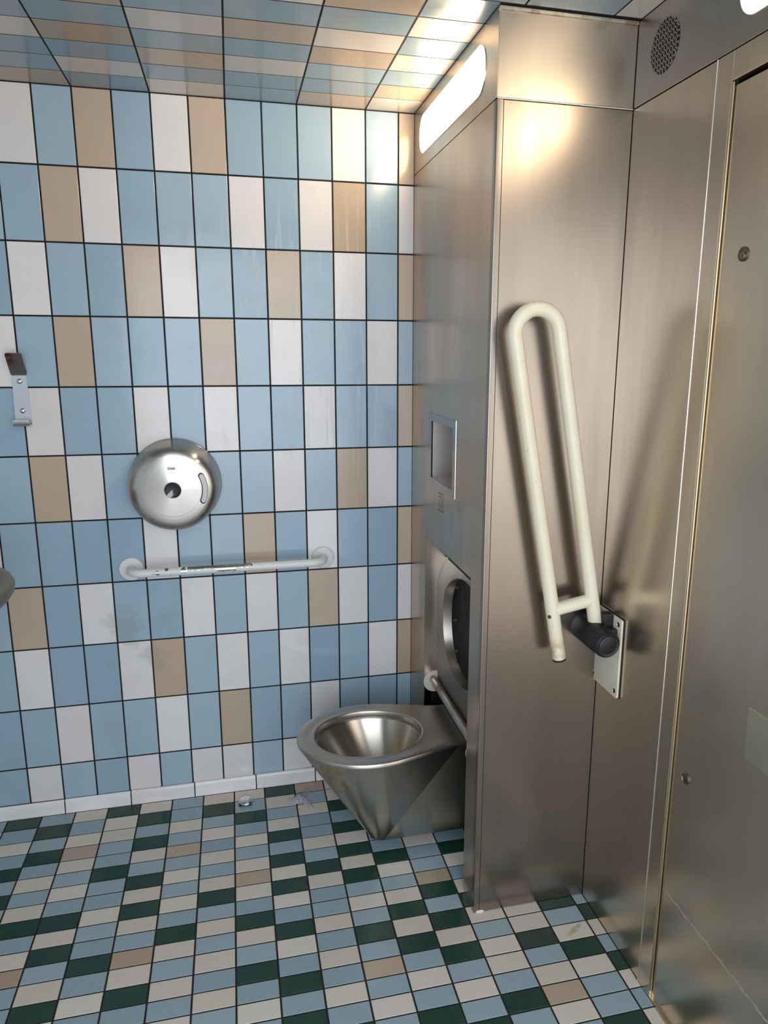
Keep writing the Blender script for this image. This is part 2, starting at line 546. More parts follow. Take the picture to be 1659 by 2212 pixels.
# ---- ceiling: landscape tiles 200 x 100
ceil = box('ceiling', (XL - 0.1, YB - 0.1, CEIL + 0.0007), (XR + 0.3, 0.1, CEIL + 0.1), GROUT)
tag(ceil, 'tiled ceiling of blue, white and beige tiles', 'ceiling', kind='structure')
CC = {0: 'WTBWBWBB', 1: 'TBBTWBT', 2: 'BBWBTBW', 3: 'WBTBWB', 4: 'BWBTBT', 5: 'TBBWBW', 6: 'BWTB'}
rest = []
rnd = random.Random(11)
for k in range(0, 33):
    ya = -0.006 - 0.1022 * k
    yb_ = ya - 0.1022
    if k == 0: ya = 0.0
    for c in range(-2, 8):
        x1 = 0.1 * 1 - 0.2 * c - 0.0
        x0 = x1 - 0.2
        # c = 0 : -0.1 .. 0.1 (stops at the steel face while beside the pier)
        if c < 0 and ya > YF + 0.012: continue
        ch = CC.get(c, '')[k] if (c >= 0 and k < len(CC.get(c, ''))) else rnd.choice('BBWWT' if c >= 0 else 'BB')
        if c == -1: ch = 'B' if k < 9 else ch
        if c == -2: ch = 'W' if k < 9 else ch
        xa, xb = x0 + G / 2, x1 - G / 2
        if c == 0 and ya > YF + 0.012: xb = XF - 0.001
        xa, xb = max(xa, XL + 0.002), min(xb, XR - 0.001)
        if xb - xa < 0.01 or yb_ < YB: continue
        y1, y0 = ya - G / 2, yb_ + G / 2
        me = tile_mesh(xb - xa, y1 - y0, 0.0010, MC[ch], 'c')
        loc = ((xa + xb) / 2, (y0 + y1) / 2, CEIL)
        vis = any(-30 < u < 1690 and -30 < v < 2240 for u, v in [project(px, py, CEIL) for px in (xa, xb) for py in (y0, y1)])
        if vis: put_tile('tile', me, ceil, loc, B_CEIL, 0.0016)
        else: rest.append((me, loc))
stuff_tiles('tile_field', rest, ceil, B_CEIL)

# ---- floor: landscape tiles 100 x 55
floor = box('floor', (XL - 0.1, YB - 0.1, -0.1), (XR + 0.3, 0.1, -0.0013), FGROUT)
tag(floor, 'floor of small blue, cream, beige and dark green tiles', 'floor', kind='structure')
FC = {0: 'WBGBWBWTWBGWBGBWB', 1: 'GWBWGBGWGWBGWBGBG', 2: 'TBWBBWBGWBBWBWBWB', 3: 'WWGBGWGWGBWBGBTBW', 4: 'BWBGWBBGWBWGWGBWBG',
      5: 'WBGWBWWBBTGBGWGBWB', 6: 'BWGBWBBGWBWGWBWWBGBW', 7: 'GBWBGWBWGBBWWWGBWTWB', 8: 'WGBWBGBWBGWBGBWGWBBGW', 9: 'BBWGBWBGWBGWBGWBGWBW',
      -1: 'WGBWBWBWGBWBWBWBG', -2: 'BBWBTBWBWBGWBWBWB', -3: 'WGBGWBGWGWBTWGBWB', -4: 'GWWBBGBBWBBGBWBGW', -5: 'WBWTWBWBGWGBWGWBB',
      -6: 'BGBGBWBWGBWTBBWGB', -7: 'GBWBGBGBWWBGWBW', -8: 'BWBGWBTWBGWB'}
YL = [-0.0165, -0.0725, -0.1368, -0.1945, -0.2535, -0.3067, -0.363, -0.4173, -0.4712, -0.527, -0.579, -0.632, -0.685, -0.744, -0.7985, -0.852, -0.906, -0.9605, -1.0145]
while YL[-1] > YB - 0.06: YL.append(YL[-1] - 0.054)
rest = []
rnd = random.Random(5)
cand = []
for k in range(-10, 10):
    for j in range(len(YL) - 1):
        s = FC.get(k, '')
        ch = s[j] if j < len(s) else rnd.choice('BBBWWWGGT' if rnd.random() > 0.4 else 'BWG')
        x0 = -0.5675 + 0.0998 * k
        xa, xb = max(x0 + G / 2, XL + 0.002), min(x0 + 0.0998 - G / 2, XR - 0.001)
        y1, y0 = YL[j] - 0.0019, YL[j + 1] + 0.0019
        if xb - xa < 0.008 or y0 < YB: continue
        if xa > XF + 0.12 and y0 > YF: continue
        me = tile_mesh(xb - xa, y1 - y0, 0.0015, MF[ch], 'f')
        loc = ((xa + xb) / 2, (y0 + y1) / 2, random.uniform(-0.0002, 0.0))
        P = [project(px, py, 0) for px in (xa, xb) for py in (y0, y1)]
        vis = any(0 < u < 1659 and 0 < v < 2212 for u, v in P)
        cand.append((not vis, (y0 + y1) / 2, me, loc))
nvis = 0
for nv, yy, me, loc in cand:
    if not nv and nvis < 300:
        put_tile('tile', me, floor, loc, B_FLOOR, 0.0035)
        nvis += 1
    else: rest.append((me, loc))
stuff_tiles('tile_field', rest, floor, B_FLOOR)

# ---- skirting of rounded white cove tiles
sk = empty('baseboard_back', (0, 0, 0), 'white rounded ceramic skirting along the foot of the tiled wall', 'skirting', kind='structure')
prof = [(0.0, 0.0005)]
sp = [(-0.0005, 0.0395), (-0.0025, 0.0430), (-0.0060, 0.0440), (-0.0090, 0.0425), (-0.0112, 0.0380), (-0.0124, 0.030), (-0.0132, 0.020), (-0.0146, 0.010), (-0.0158, 0.004), (-0.0164, 0.0003), (-0.0005, 0.0003)]
xj = [-0.2925 - 0.2013 * k for k in range(-1, 7)]
xj = [XF] + xj
for a, b in zip(xj, xj[1:]):
    bm = bmesh.new()
    a2, b2 = a - 0.0018, max(b + 0.0018, XL)
    dz = 0.004 * max(0, min(1, (a + 1.1) / 0.8))
    loft(bm, [[(x, y, z + (dz if z > 0.02 else 0)) for y, z in sp] for x in (b2, b2 + 0.0008, a2 - 0.0008, a2)], True, True)
    obj('skirting_tile', bm, SKIRT, sk, 40)
box('grout_bed', (XL, -0.010, 0.0), (XF, -0.0008, 0.036), GROUT, sk)

# ---- left wall and rear wall with the doorway (out of frame, they close the room)
def far_tiles():
    m, nt, b = newmat('far_wall_tiles')
    br_ = nt.nodes.new('ShaderNodeTexBrick')
    br_.offset = 0.0
    sw = nt.nodes.new('ShaderNodeSeparateXYZ')
    g = nt.nodes.new('ShaderNodeNewGeometry')
    nt.links.new(g.outputs['Position'], sw.inputs[0])
    cb_ = nt.nodes.new('ShaderNodeCombineXYZ')
    nt.links.new(mathn(nt, 'ADD', sw.outputs[0], sw.outputs[1]), cb_.inputs[0])
    nt.links.new(mathn(nt, 'ADD', sw.outputs[2], 0.033), cb_.inputs[1])
    nt.links.new(cb_.outputs[0], br_.inputs['Vector'])
    for k, v in (('Scale', 1.0), ('Brick Width', 0.1), ('Row Height', 0.1985), ('Mortar Size', 0.0022), ('Mortar Smooth', 0.0), ('Bias', 0.0)):
        br_.inputs[k].default_value = v
    br_.inputs['Color1'].default_value = BLUE
    br_.inputs['Color2'].default_value = WHITE
    br_.inputs['Mortar'].default_value = lin(20, 18, 19)
    nt.links.new(br_.outputs[0], b.inputs['Base Color'])
    b.inputs['Roughness'].default_value = 0.16
    return m
FAR = far_tiles()
wl = box('wall_left', (XL - 0.12, YB - 0.1, -0.05), (XL, 0.0, CEIL + 0.1), FAR)
tag(wl, 'tiled wall at the far left of the room', 'wall', kind='structure')
bm = bmesh.new()
DX0, DX1, DZ = -1.10, 0.24, 2.06
bx(bm, (XL - 0.1, YB - 0.1, -0.05), (DX0, YB, CEIL + 0.1))
bx(bm, (DX1, YB - 0.1, -0.05), (XR + 0.3, YB, CEIL + 0.1))
bx(bm, (DX0, YB - 0.1, DZ), (DX1, YB, CEIL + 0.1))
wr = obj('wall_front', bm, FAR)
tag(wr, 'tiled wall with the open doorway', 'wall', kind='structure')
gr = box('outside_ground_1', (-6, -9, -0.12), (6, YB - 0.1, -0.02), simple('pavement', lin(150, 148, 142), 0.9))  # unseen pavement outside the doorway
tag(gr, 'pale paving outside the open doorway', 'ground', kind='structure')

# ---- right wall: service wall with fixed panel, band and flush door
wrt = box('wall_right', (XR + 0.032, YB - 0.1, -0.05), (XR + 0.25, 0.0, CEIL + 0.1), DARK)
tag(wrt, 'brushed steel wall at the right with a flush steel door', 'wall', kind='structure')
YS, YD = -1.000, -1.0455                    # seam, door edge
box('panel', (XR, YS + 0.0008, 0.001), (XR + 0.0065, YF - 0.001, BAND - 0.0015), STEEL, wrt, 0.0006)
box('band_panel', (XR, YB + 0.002, BAND + 0.0015), (XR + 0.0065, YF - 0.001, CEIL - 0.001), STEELB, wrt, 0.0006)
bm = bmesh.new()
bx(bm, (XR - 0.0016, YD, 0.001), (XR + 0.014, YS - 0.0004, BAND - 0.0015), 0.0010)
obj('frame_post', bm, STEEL, wrt)
box('frame_head', (XR - 0.0016, -1.985, 1.929), (XR + 0.014, YD - 0.0004, BAND - 0.0015), STEEL, wrt, 0.0010)
box('frame_post', (XR - 0.0016, YB + 0.002, 0.001), (XR + 0.014, -1.9855, BAND - 0.0015), STEEL, wrt, 0.0010)
bm = bmesh.new(); tube(bm, [(XR - 0.0018, YS, 0.002), (XR - 0.0018, YS, BAND - 0.002)], 0.0017, 8)
obj('seam_bead', bm, EDGE, wrt, 60)
door = empty('door_1', (XR + 0.012, YD - 0.01, 0), 'flush brushed steel door in the right wall with a lock cylinder', 'door', kind='structure')
box('door_leaf', (XR + 0.0055, -1.982, 0.004), (XR + 0.03, YD - 0.0006, 1.922), STEEL, door, 0.0008)
bm = bmesh.new(); tube(bm, [(XR + 0.0022, YD - 0.0008, 0.02), (XR + 0.0022, YD - 0.0008, 1.927)], 0.0024, 8)
obj('edge_bead', bm, GOLD, door, 60)
XD = XR + 0.0055
box('sill', (XR - 0.0006, -1.985, -0.001), (XR + 0.031, YD, 0.0038), STEEL, door)
bm = bmesh.new(); lathe(bm, [(0, 0.0125), (0.0022, 0.0125), (0.003, 0.0115), (0.0024, 0.0105), (0.0024, 0.0)], (XD, -1.112, 1.632), (-1, 0, 0), 32)
lk = obj('lock_cylinder', bm, BRASS, door, 40)
bm = bmesh.new(); lathe(bm, [(0.002, 0.0065), (0.0042, 0.006), (0.0042, 0)], (XD, -1.114, 1.629), (-1, 0, 0), 24); obj('lock_core', bm, steel('lock_core_steel', (0.35, 0.3, 0.24), 0.4, 'n', aniso=0), lk, 40)
box('keyhole', (XD - 0.0046, -1.1147, 1.6245), (XD - 0.0040, -1.1133, 1.6325), DARK, lk)
bm = bmesh.new(); lathe(bm, [(0, 0.0120), (0.0025, 0.0120), (0.0035, 0.0108), (0.0015, 0.0098), (0.0015, 0)], (XD, -1.094, 0.595), (-1, 0, 0), 32)
obj('lower_lock_cover', bm, BRASS, door, 40)
box('access_plate', (XD - 0.0018, -1.62, 0.738), (XD + 0.001, -1.250, 0.838), PLATEM, door, 0.0006)
# pale tide mark left on the door by water
bm = bmesh.new()
rnd = random.Random(2)
tp, bt = [], []
for i in range(70):
    y = -1.052 - 0.46 * i / 69
    zc = 0.298 - 0.012 * i / 69 + 0.0016 * math.sin(i * 0.9) + rnd.uniform(-0.001, 0.001)
    w = 0.0010 + 0.0022 * abs(math.sin(i * 0.37)) * rnd.random()
    tp.append((XD - 0.0004, y, zc + w)); bt.append((XD - 0.0004, y, zc - w))
t2 = [(p[0] + 0.0005, p[1], p[2]) for p in tp]; b2 = [(p[0] + 0.0005, p[1], p[2]) for p in bt]
loft(bm, [[a, b, c, d] for a, b, c, d in zip(tp, bt, b2, t2)], True, True)
obj('lime_crust', bm, simple('lime_scale', lin(168, 158, 140), 0.8), door)
# ventilation grille: round punched field in the band
vent = empty('vent_grille', (XR, -0.82, 2.066), 'round perforated vent grille high on the right steel wall', 'vent')
vc = Vector((XR, -0.8195, 2.066))
bm = bmesh.new(); lathe(bm, [(0.0001, 0.050), (0.0008, 0.050), (0.0008, 0.0)], vc, (-1, 0, 0), 48)
obj('backing', bm, DARK, vent)
pitch = 0.0102
for i in range(-5, 6):
    o_ = i * pitch
    if abs(o_) < 0.049:
        h = math.sqrt(0.0505 ** 2 - o_ ** 2)
        w = 0.0017
        box('bar', (XR - 0.0021, vc.y + o_ - w, vc.z - h), (XR - 0.0006, vc.y + o_ + w, vc.z + h), STEELB, vent)
        box('bar', (XR - 0.0021, vc.y - h, vc.z + o_ - w), (XR - 0.0006, vc.y + h, vc.z + o_ + w), STEELB, vent)

# ---- steel service pier
pier = box('wall_pier', (XF + 0.27, YF + 0.006, 0.02), (XR + 0.005, -0.002, CEIL - 0.001), DARK)
tag(pier, 'brushed steel service pier beside the toilet, with a recess for the pan', 'wall', kind='structure')
# front face
T = 0.0045
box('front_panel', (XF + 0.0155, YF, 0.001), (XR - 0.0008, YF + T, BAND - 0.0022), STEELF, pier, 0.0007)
box('front_band', (XF + 0.0006, YF + 0.0006, BAND + 0.001), (XR - 0.0008, YF + 0.0006 + T, 2.1435), STEELB, pier, 0.0007)
bm = bmesh.new(); tube(bm, [(XF + 0.001, YF - 0.0004, BAND), (XR - 0.001, YF - 0.0004, BAND)], 0.0020, 8)
obj('seam_bead', bm, EDGE, pier, 60)
box('top_trim', (XF - 0.001, YF - 0.0035, 2.1435), (XR - 0.0005, YF + 0.004, CEIL - 0.001), LIP, pier, 0.0008)
# corner profile: wraps the front edge
bm = bmesh.new()
cr = 0.0025
pf = [(XF + 0.0145, YF + 0.004), (XF + 0.0145, YF + 0.0)]
for a in range(0, 7):
    t = a / 6 * PI / 2
    pf.append((XF + cr - cr * math.sin(t), YF + cr - cr * math.cos(t)))
pf += [(XF, YF + 0.016), (XF + 0.004, YF + 0.016)]
pf = pf + [(XF + 0.006, YF + 0.006)]
loft(bm, [[(x, y, z) for x, y in pf] for z in (0.001, BAND - 0.002)], True, True)
obj('corner_profile', bm, STEELF, pier, 35)
box('backing', (XF + 0.006, YF + 0.0052, 0.001), (XR - 0.001, YF + 0.009, 2.142), DARK, pier)

# side face with openings (grid of sheet, 3 mm thick)
def sheet(name, ys, zs, holes, mat, parent, x=XF, th=0.003):
    bm = bmesh.new()
    vd = {}
    def v(y, z):
        k = (round(y, 5), round(z, 5))
        if k not in vd: vd[k] = bm.verts.new((x, y, z))
        return vd[k]
    for a, b in zip(ys, ys[1:]):
        for c, d in zip(zs, zs[1:]):
            my, mz = (a + b) / 2, (c + d) / 2
            if any(h[0] < my < h[1] and h[2] < mz < h[3] for h in holes): continue
            bm.faces.new((v(a, c), v(b, c), v(b, d), v(a, d)))
    r = bmesh.ops.extrude_face_region(bm, geom=bm.faces[:])
    bmesh.ops.translate(bm, verts=[g for g in r['geom'] if isinstance(g, bmesh.types.BMVert)], vec=(th, 0, 0))
    return obj(name, bm, mat, parent)
AY0, AY1, AZ = -0.620, -0.180, 0.904        # toilet recess
NY0, NY1, NZ0, NZ1 = -0.452, -0.238, 1.098, 1.264   # niche opening
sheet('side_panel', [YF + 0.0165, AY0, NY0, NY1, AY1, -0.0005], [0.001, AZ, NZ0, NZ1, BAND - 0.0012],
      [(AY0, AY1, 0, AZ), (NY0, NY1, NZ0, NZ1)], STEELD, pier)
LY0, LY1, LZ0, LZ1 = -0.635, -0.068, 2.0165, 2.1205
sheet('side_band', [YF + 0.001, -0.0005], [BAND + 0.0012, CEIL - 0.0008], [], STEELB, pier)
box('seam_backing', (XF + 0.0032, YF + 0.02, BAND - 0.01), (XF + 0.006, -0.0005, BAND + 0.01), DARK, pier)
# recess lining
box('recess_cheek', (XF + 0.003, AY1, 0.397), (XF + 0.24, AY1 + 0.003, AZ + 0.003), STEEL, pier)
box('recess_cheek', (XF + 0.003, AY0 - 0.003, 0.001), (XF + 0.24, AY0, AZ + 0.003), STEEL, pier)
box('recess_soffit', (XF + 0.003, AY0, AZ), (XF + 0.24, AY1, AZ + 0.003), STEEL, pier)
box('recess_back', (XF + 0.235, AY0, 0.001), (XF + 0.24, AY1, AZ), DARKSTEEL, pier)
box('cavity_shade_sheet', (XF + 0.03, AY1 + 0.02, 0.001), (XF + 0.24, AY1 + 0.024, 0.42), DARK, pier)  # dark sheet standing in for the shade of an open cavity
bm = bmesh.new()
# curved seat-back panel with round opening
def px_(z):
    r = 0.146
    dz = max(0.0, z - 0.74)
    return 0.0922 + r - math.sqrt(max(1e-9, r * r - dz * dz))
HC = (-0.400, 0.664)
nn = 96
def hole_pt(t, grow=0.0):
    c, s = math.cos(t), math.sin(t)
    e = 2 / 2.3
    return (HC[0] + (0.163 + grow) * math.copysign(abs(c) ** e, c), HC[1] + (0.152 + grow) * math.copysign(abs(s) ** e, s))
PZ0, PZ1 = 0.372, 0.879
def rect_pt(t):
    c, s = math.cos(t), math.sin(t)
    hw = (AY1 - AY0) / 2 - 0.001
    k = 9e9
    if abs(c) > 1e-9: k = min(k, hw / abs(c))
    if s > 1e-9: k = min(k, (PZ1 - HC[1]) / s)
    if s < -1e-9: k = min(k, (HC[1] - PZ0) / -s)
    return (HC[0] + c * k, HC[1] + s * k)
loops = []
ts = [2 * PI * i / nn for i in range(nn)]
for q in range(0, 11):
    f = q / 10
    lp = []
    for t in ts:
        a, b = hole_pt(t), rect_pt(t)
        y, z = a[0] + (b[0] - a[0]) * f, a[1] + (b[1] - a[1]) * f
        lp.append((px_(z), y, z))
    loops.append(lp)
back = [[(p[0] + 0.003, p[1], p[2]) for p in lp] for lp in loops]
loft(bm, loops[::-1] + back)
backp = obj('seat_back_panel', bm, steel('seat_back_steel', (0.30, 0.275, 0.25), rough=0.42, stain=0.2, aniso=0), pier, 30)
bm = bmesh.new()
ring0 = [(px_(hole_pt(t)[1]) + 0.0005, *hole_pt(t)) for t in ts]
ring1 = [(0.119, *hole_pt(t, -0.006)) for t in ts]
ring2 = [(0.119, *hole_pt(t, -0.003)) for t in ts]
ring3 = [(px_(hole_pt(t)[1]) + 0.0005, *hole_pt(t, 0.003)) for t in ts]
loft(bm, [ring3, ring0, ring1, ring2])
obj('opening_collar', bm, steel('collar_steel', (0.36, 0.325, 0.285), rough=0.28, grain='n', stain=0.2, aniso=0), pier, 30)
box('inner_plate', (0.1200, AY0 + 0.01, 0.45), (0.1225, AY1 - 0.01, 0.87), DARKPLATE, pier)
for (by, bz) in ((-0.300, 0.769), (-0.292, 0.662), (-0.306, 0.568), (-0.362, 0.518)):
    bm = bmesh.new(); lathe(bm, [(-0.001, 0.0065), (0.004, 0.0065), (0.0045, 0.0035), (0.011, 0.003), (0.012, 0.0)], (0.120, by, bz), (-1, 0, 0), 12)
    obj('bolt', bm, BRASS, pier, 40)
# paper niche
nf = empty('wall_niche', (XF, -0.345, 1.08), 'rectangular steel niche let into the pier above the toilet', 'niche')
bm = bmesh.new()
def ring(x, y0, y1, z0, z1): return [(x, y0, z0), (x, y1, z0), (x, y1, z1), (x, y0, z1)]
loft(bm, [ring(XF + 0.0005, -0.4775, -0.209, 1.0770, 1.2865), ring(XF - 0.0022, -0.4765, -0.210, 1.0780, 1.2855), ring(XF - 0.0022, NY0, NY1, NZ0, NZ1), ring(XF + 0.0005, NY0, NY1, NZ0, NZ1)])
obj('frame', bm, steel('niche_frame_steel', (0.36, 0.355, 0.35), 0.26, stain=0.1), nf)
bm = bmesh.new()
loft(bm, [ring(XF + 0.0005, NY0, NY1, NZ0, NZ1), ring(XF + 0.095, NY0 - 0.002, NY1 + 0.0, NZ0 + 0.012, NZ1 + 0.0)], False, True)
obj('liner', bm, steel('niche_liner_steel', (0.70, 0.64, 0.60), 0.42, stain=0.1), nf)
# engraved pictogram below the niche (hand in a box)
pl = empty('pictogram_plate', (XF, -0.339, 1.043), 'small engraved hand pictogram under the wall niche', 'sign')
def stroke(bm, pts, w=0.0010):
    for (y0, z0), (y1, z1) in zip(pts, pts[1:]):
        d = Vector((0, y1 - y0, z1 - z0)).normalized()
        n_ = Vector((0, -d.z, d.y)) * w
        a, b = Vector((XF - 0.0002, y0, z0)) - d * w, Vector((XF - 0.0002, y1, z1)) + d * w
        lo = [a - n_, a + n_, b + n_, b - n_]
        v0 = [bm.verts.new(p) for p in lo]
        v1 = [bm.verts.new(p + Vector((0.0004, 0, 0))) for p in lo]
        bm.faces.new(v0)
        for i in range(4): bm.faces.new((v0[i], v0[(i + 1) % 4], v1[(i + 1) % 4], v1[i]))
bm = bmesh.new()
stroke(bm, [(-0.311, 1.0645), (-0.366, 1.0685), (-0.366, 1.0170), (-0.312, 1.0170)], 0.0010)
obj('border', bm, INK, pl)
bm = bmesh.new()
stroke(bm, [(-0.320, 1.056), (-0.344, 1.058), (-0.351, 1.053), (-0.352, 1.044), (-0.346, 1.040), (-0.349, 1.036), (-0.352, 1.032), (-0.346, 1.027), (-0.334, 1.026)], 0.0009)
stroke(bm, [(-0.322, 1.047), (-0.323, 1.031), (-0.330, 1.028)], 0.0009)
obj('hand_outline', bm, INK, pl)
# scratch on side panel
bm = bmesh.new(); stroke(bm, [(-0.452, 1.034), (-0.451, 1.012), (-0.447, 0.998), (-0.449, 0.978), (-0.455, 0.968), (-0.461, 0.972)], 0.0004)
obj('scratch', bm, INK, pier)
bm = bmesh.new()
for yy in (0.105, 0.145, 0.165):
    bmesh.ops.create_icosphere(bm, subdivisions=2, radius=0.006, matrix=Matrix.Translation((XF + yy * 0.13, YF - 0.001, 0.003)) @ Matrix.Diagonal((1.3, 0.6, 0.7, 1)))
obj('sealant', bm, SEALANT, pier, 60)

# ================================================================ THINGS
def stadium(cy, cz, hl, hh, r, n=16):
    """rounded bar outline in the y-z plane"""
    pts = []
    for (sy, sz, a0) in ((1, 1, 0), (-1, 1, PI / 2), (-1, -1, PI), (1, -1, 1.5 * PI)):
        for k in range(n):
            a = a0 + (PI / 2) * k / (n - 1)
            pts.append((cy + sy * (hl - r) + r * math.cos(a), cz + sz * (hh - r) + r * math.sin(a)))
    return pts
def wall_lamp(x, cy, cz, hl, label):
    t = empty('wall_lamp', (x, cy, cz), label, 'lamp', 'lit oblong wall lamps under the ceiling')
    hh = 0.0515
    bm = bmesh.new()
    def lp(dx, g): return [(x - dx, y, z) for y, z in stadium(cy, cz, hl + g, hh + g, 0.047 + g)]
    loft(bm, [lp(-0.0005, 0.0012), lp(0.0015, 0.0010), lp(0.0015, -0.0005), lp(-0.0005, -0.0005)])
    obj('bezel', bm, EDGE, t, 40)
    bm = bmesh.new()
    loft(bm, [lp(0.0004, -0.0006), lp(0.0012, -0.001), lp(0.0022, -0.006), lp(0.0026, -0.02)], False, True)
    obj('diffuser', bm, LAMP, t, 50)
    return t
wall_lamp(XF, -0.3515, 2.0685, 0.2835, 'lit oblong wall lamp above the toilet on the steel pier')
wall_lamp(XR, -1.330, 2.0685, 0.2835, 'lit oblong wall lamp cut off at the top right corner')

# ---- toilet pan
wc = empty('toilet', (-0.02, -0.389, 0.0), 'conical stainless steel toilet pan with no lid, stained at the front', 'toilet')
ZS = 0.370
XB = 0.17
CYW = -0.374
CYF = -0.389
cxh = -0.170
KX, KH = 0.070, 0.115                       # where the straight taper ends
def outline_pts():
    th = 1.238
    pts = []
    t0 = (cxh + 0.209 * math.cos(th), 0.174 * math.sin(th))
    for k in range(0, 11):                       # near side, wall -> bowl
        s = k / 11
        pts.append((KX + (t0[0] - KX) * s, CYW - (KH + (t0[1] - KH) * s)))
    for k in range(0, 61):
        a = -th - (2 * PI - 2 * th) * k / 60
        pts.append((cxh + 0.209 * math.cos(a), CYW + 0.174 * math.sin(a)))
    for k in range(10, -1, -1):
        s = k / 11
        pts.append((KX + (t0[0] - KX) * s, CYW + (KH + (t0[1] - KH) * s)))
    return pts
cone = outline_pts()
nC = len(cone)
outl = cone + [(KX + (XB - KX) * k / 4, CYW + KH - 0.002 * k / 4) for k in range(1, 5)] \
    + [(XB, CYW + 0.113 - 0.226 * k / 14) for k in range(1, 14)] \
    + [(XB - (XB - KX) * k / 4, CYW - 0.113 - 0.002 * k / 4) for k in range(0, 4)]
def foot(i):
    if i >= nC:
        x, y = outl[i]
        f = max(-1.0, min(1.0, (y - CYW) / 0.113))
        return (-0.135 + (XB + 0.135) * (x - KX) / (XB - KX), CYF + 0.037 * f)
    q = max(0.0, min(1.0, (i - 11) / (nC - 23)))       # the taper behind the bowl runs down to one point
    a = -PI / 2 - PI * q
    return (-0.135 + 0.038 * math.cos(a), CYF + 0.037 * math.sin(a))
ZF = 0.042
def inset(pts, d):
    c = Vector((cxh, CYW))
    out = []
    for x, y in pts:
        v = Vector((x, y)) - c
        out.append(tuple(c + v * (1 - d / v.length)))
    return out
bm = bmesh.new()
Lp = []
rim0 = [(x, y, ZS - 0.010) for x, y in outl]
for f in (0.0, 0.15, 0.3, 0.45, 0.6, 0.75, 0.88, 0.97, 1.0):
    Lp.append([(x + (foot(i)[0] - x) * f, y + (foot(i)[1] - y) * f, ZS - 0.010 + (ZF - ZS + 0.010) * f) for i, (x, y) in enumerate(outl)])
bottom = [(foot(i)[0] * 0.98 + 0.0 - 0.002, CYF + (foot(i)[1] - CYF) * 0.7, ZF - 0.006) for i in range(len(outl))]
loft(bm, Lp + [bottom], False, True)
obj('pedestal', bm, PANBODY, wc, 9)
# rim
bm = bmesh.new()
def hole(i, g=0.0):
    x, y = outl[i]
    a = math.atan2((y - CYW) / 0.1255, (x - cxh) / 0.156)
    return (cxh + (0.156 + g) * math.cos(a), CYW + (0.1255 + g) * math.sin(a))
R_ = range(len(outl))
loops = [[(x, y, ZS - 0.010) for x, y in outl],
         [(x, y, ZS - 0.004) for x, y in inset(outl, 0.0004)],
         [(x, y, ZS - 0.001) for x, y in inset(outl, 0.0022)],
         [(x, y, ZS) for x, y in inset(outl, 0.0055)]]
for f in (0.35, 0.7):
    A = inset(outl, 0.0055)
    loops.append([(A[i][0] + (hole(i, 0.012)[0] - A[i][0]) * f, A[i][1] + (hole(i, 0.012)[1] - A[i][1]) * f, ZS - 0.001 * f) for i in R_])
for g, dz in ((0.012, -0.001), (0.006, 0.0), (0.002, -0.002), (0.0, -0.006), (-0.0005, -0.022), (-0.006, -0.022)):
    loops.append([(*hole(i, g), ZS + dz) for i in R_])
loft(bm, loops)
obj('rim', bm, WCSTEEL, wc, 30)
# bowl
bm = bmesh.new()
bc = (-0.120, CYW, 0.085)
loops = []
for f in (0.0, 0.2, 0.4, 0.6, 0.75, 0.87, 0.95):
    loops.append([(hole(i, 0.003)[0] + (bc[0] - hole(i)[0]) * f, hole(i, 0.003)[1] + (bc[1] - hole(i)[1]) * f, ZS - 0.016 + (bc[2] - ZS) * (f ** 1.05)) for i in R_])
loft(bm, loops, False, True)
obj('bowl', bm, steel('bowl_steel', (0.56, 0.515, 0.44), rough=0.27, grain='n', stain=0.2, aniso=0.8, rot=0.25), wc, 50)

# ---- rail behind the pan
rl = empty('backrest_rail', (0.0775, -0.40, 0.42), 'stained steel rail across the recess behind the toilet rim', 'rail')
bm = bmesh.new(); tube(bm, [(0.0775, AY1 - 0.001, 0.424), (0.0775, -0.4, 0.424), (0.0775, AY0 + 0.001, 0.424)], 0.0120, 20)
obj('tube', bm, RAILM, rl, 60)
for yy, dd in ((AY1, -1), (AY0, 1)):
    bm = bmesh.new(); lathe(bm, [(0.0002, 0.036), (0.004, 0.036), (0.006, 0.034), (0.006, 0.0125), (0.0002, 0.0125)], (0.0835, yy, 0.4145), (0, dd, 0), 40, False, False)
    tag(obj('flange', bm, FLANGE, rl, 40), 'white plastic flange')

# ---- white grab bar
gb = empty('grab_bar', (-0.545, 0, 0.803), 'white painted grab bar with chipped paint on the tiled wall', 'grab bar')
gx0, gx1, gz, gy, br = -0.8415, -0.2500, 0.8020, -0.062, 0.040
pts = [(gx0, -0.001, gz), (gx0, gy + br, gz)]
for k in range(1, 11):
    a = PI / 2 * k / 10
    pts.append((gx0 + br - br * math.cos(a), gy + br - br * math.sin(a), gz))
pts += [(x, gy, gz) for x in (-0.7, -0.6, -0.5, -0.4)]
for k in range(0, 11):
    a = PI / 2 * k / 10
    pts.append((gx1 - br + br * math.sin(a), gy + br - br * math.cos(a), gz))
pts.append((gx1, -0.001, gz))
bm = bmesh.new(); tube(bm, pts, 0.0128, 24)
obj('tube', bm, CHIPPED, gb, 60)
for xx in (gx0, gx1):
    bm = bmesh.new(); lathe(bm, [(0.0002, 0.0365), (0.0045, 0.0365), (0.0068, 0.0345), (0.0074, 0.030), (0.0074, 0.0130), (0.0002, 0.0130)], (xx, -0.0004, gz - 0.001), (0, -1, 0), 48, False, False)
    obj('flange', bm, WPLASTIC, gb, 40)

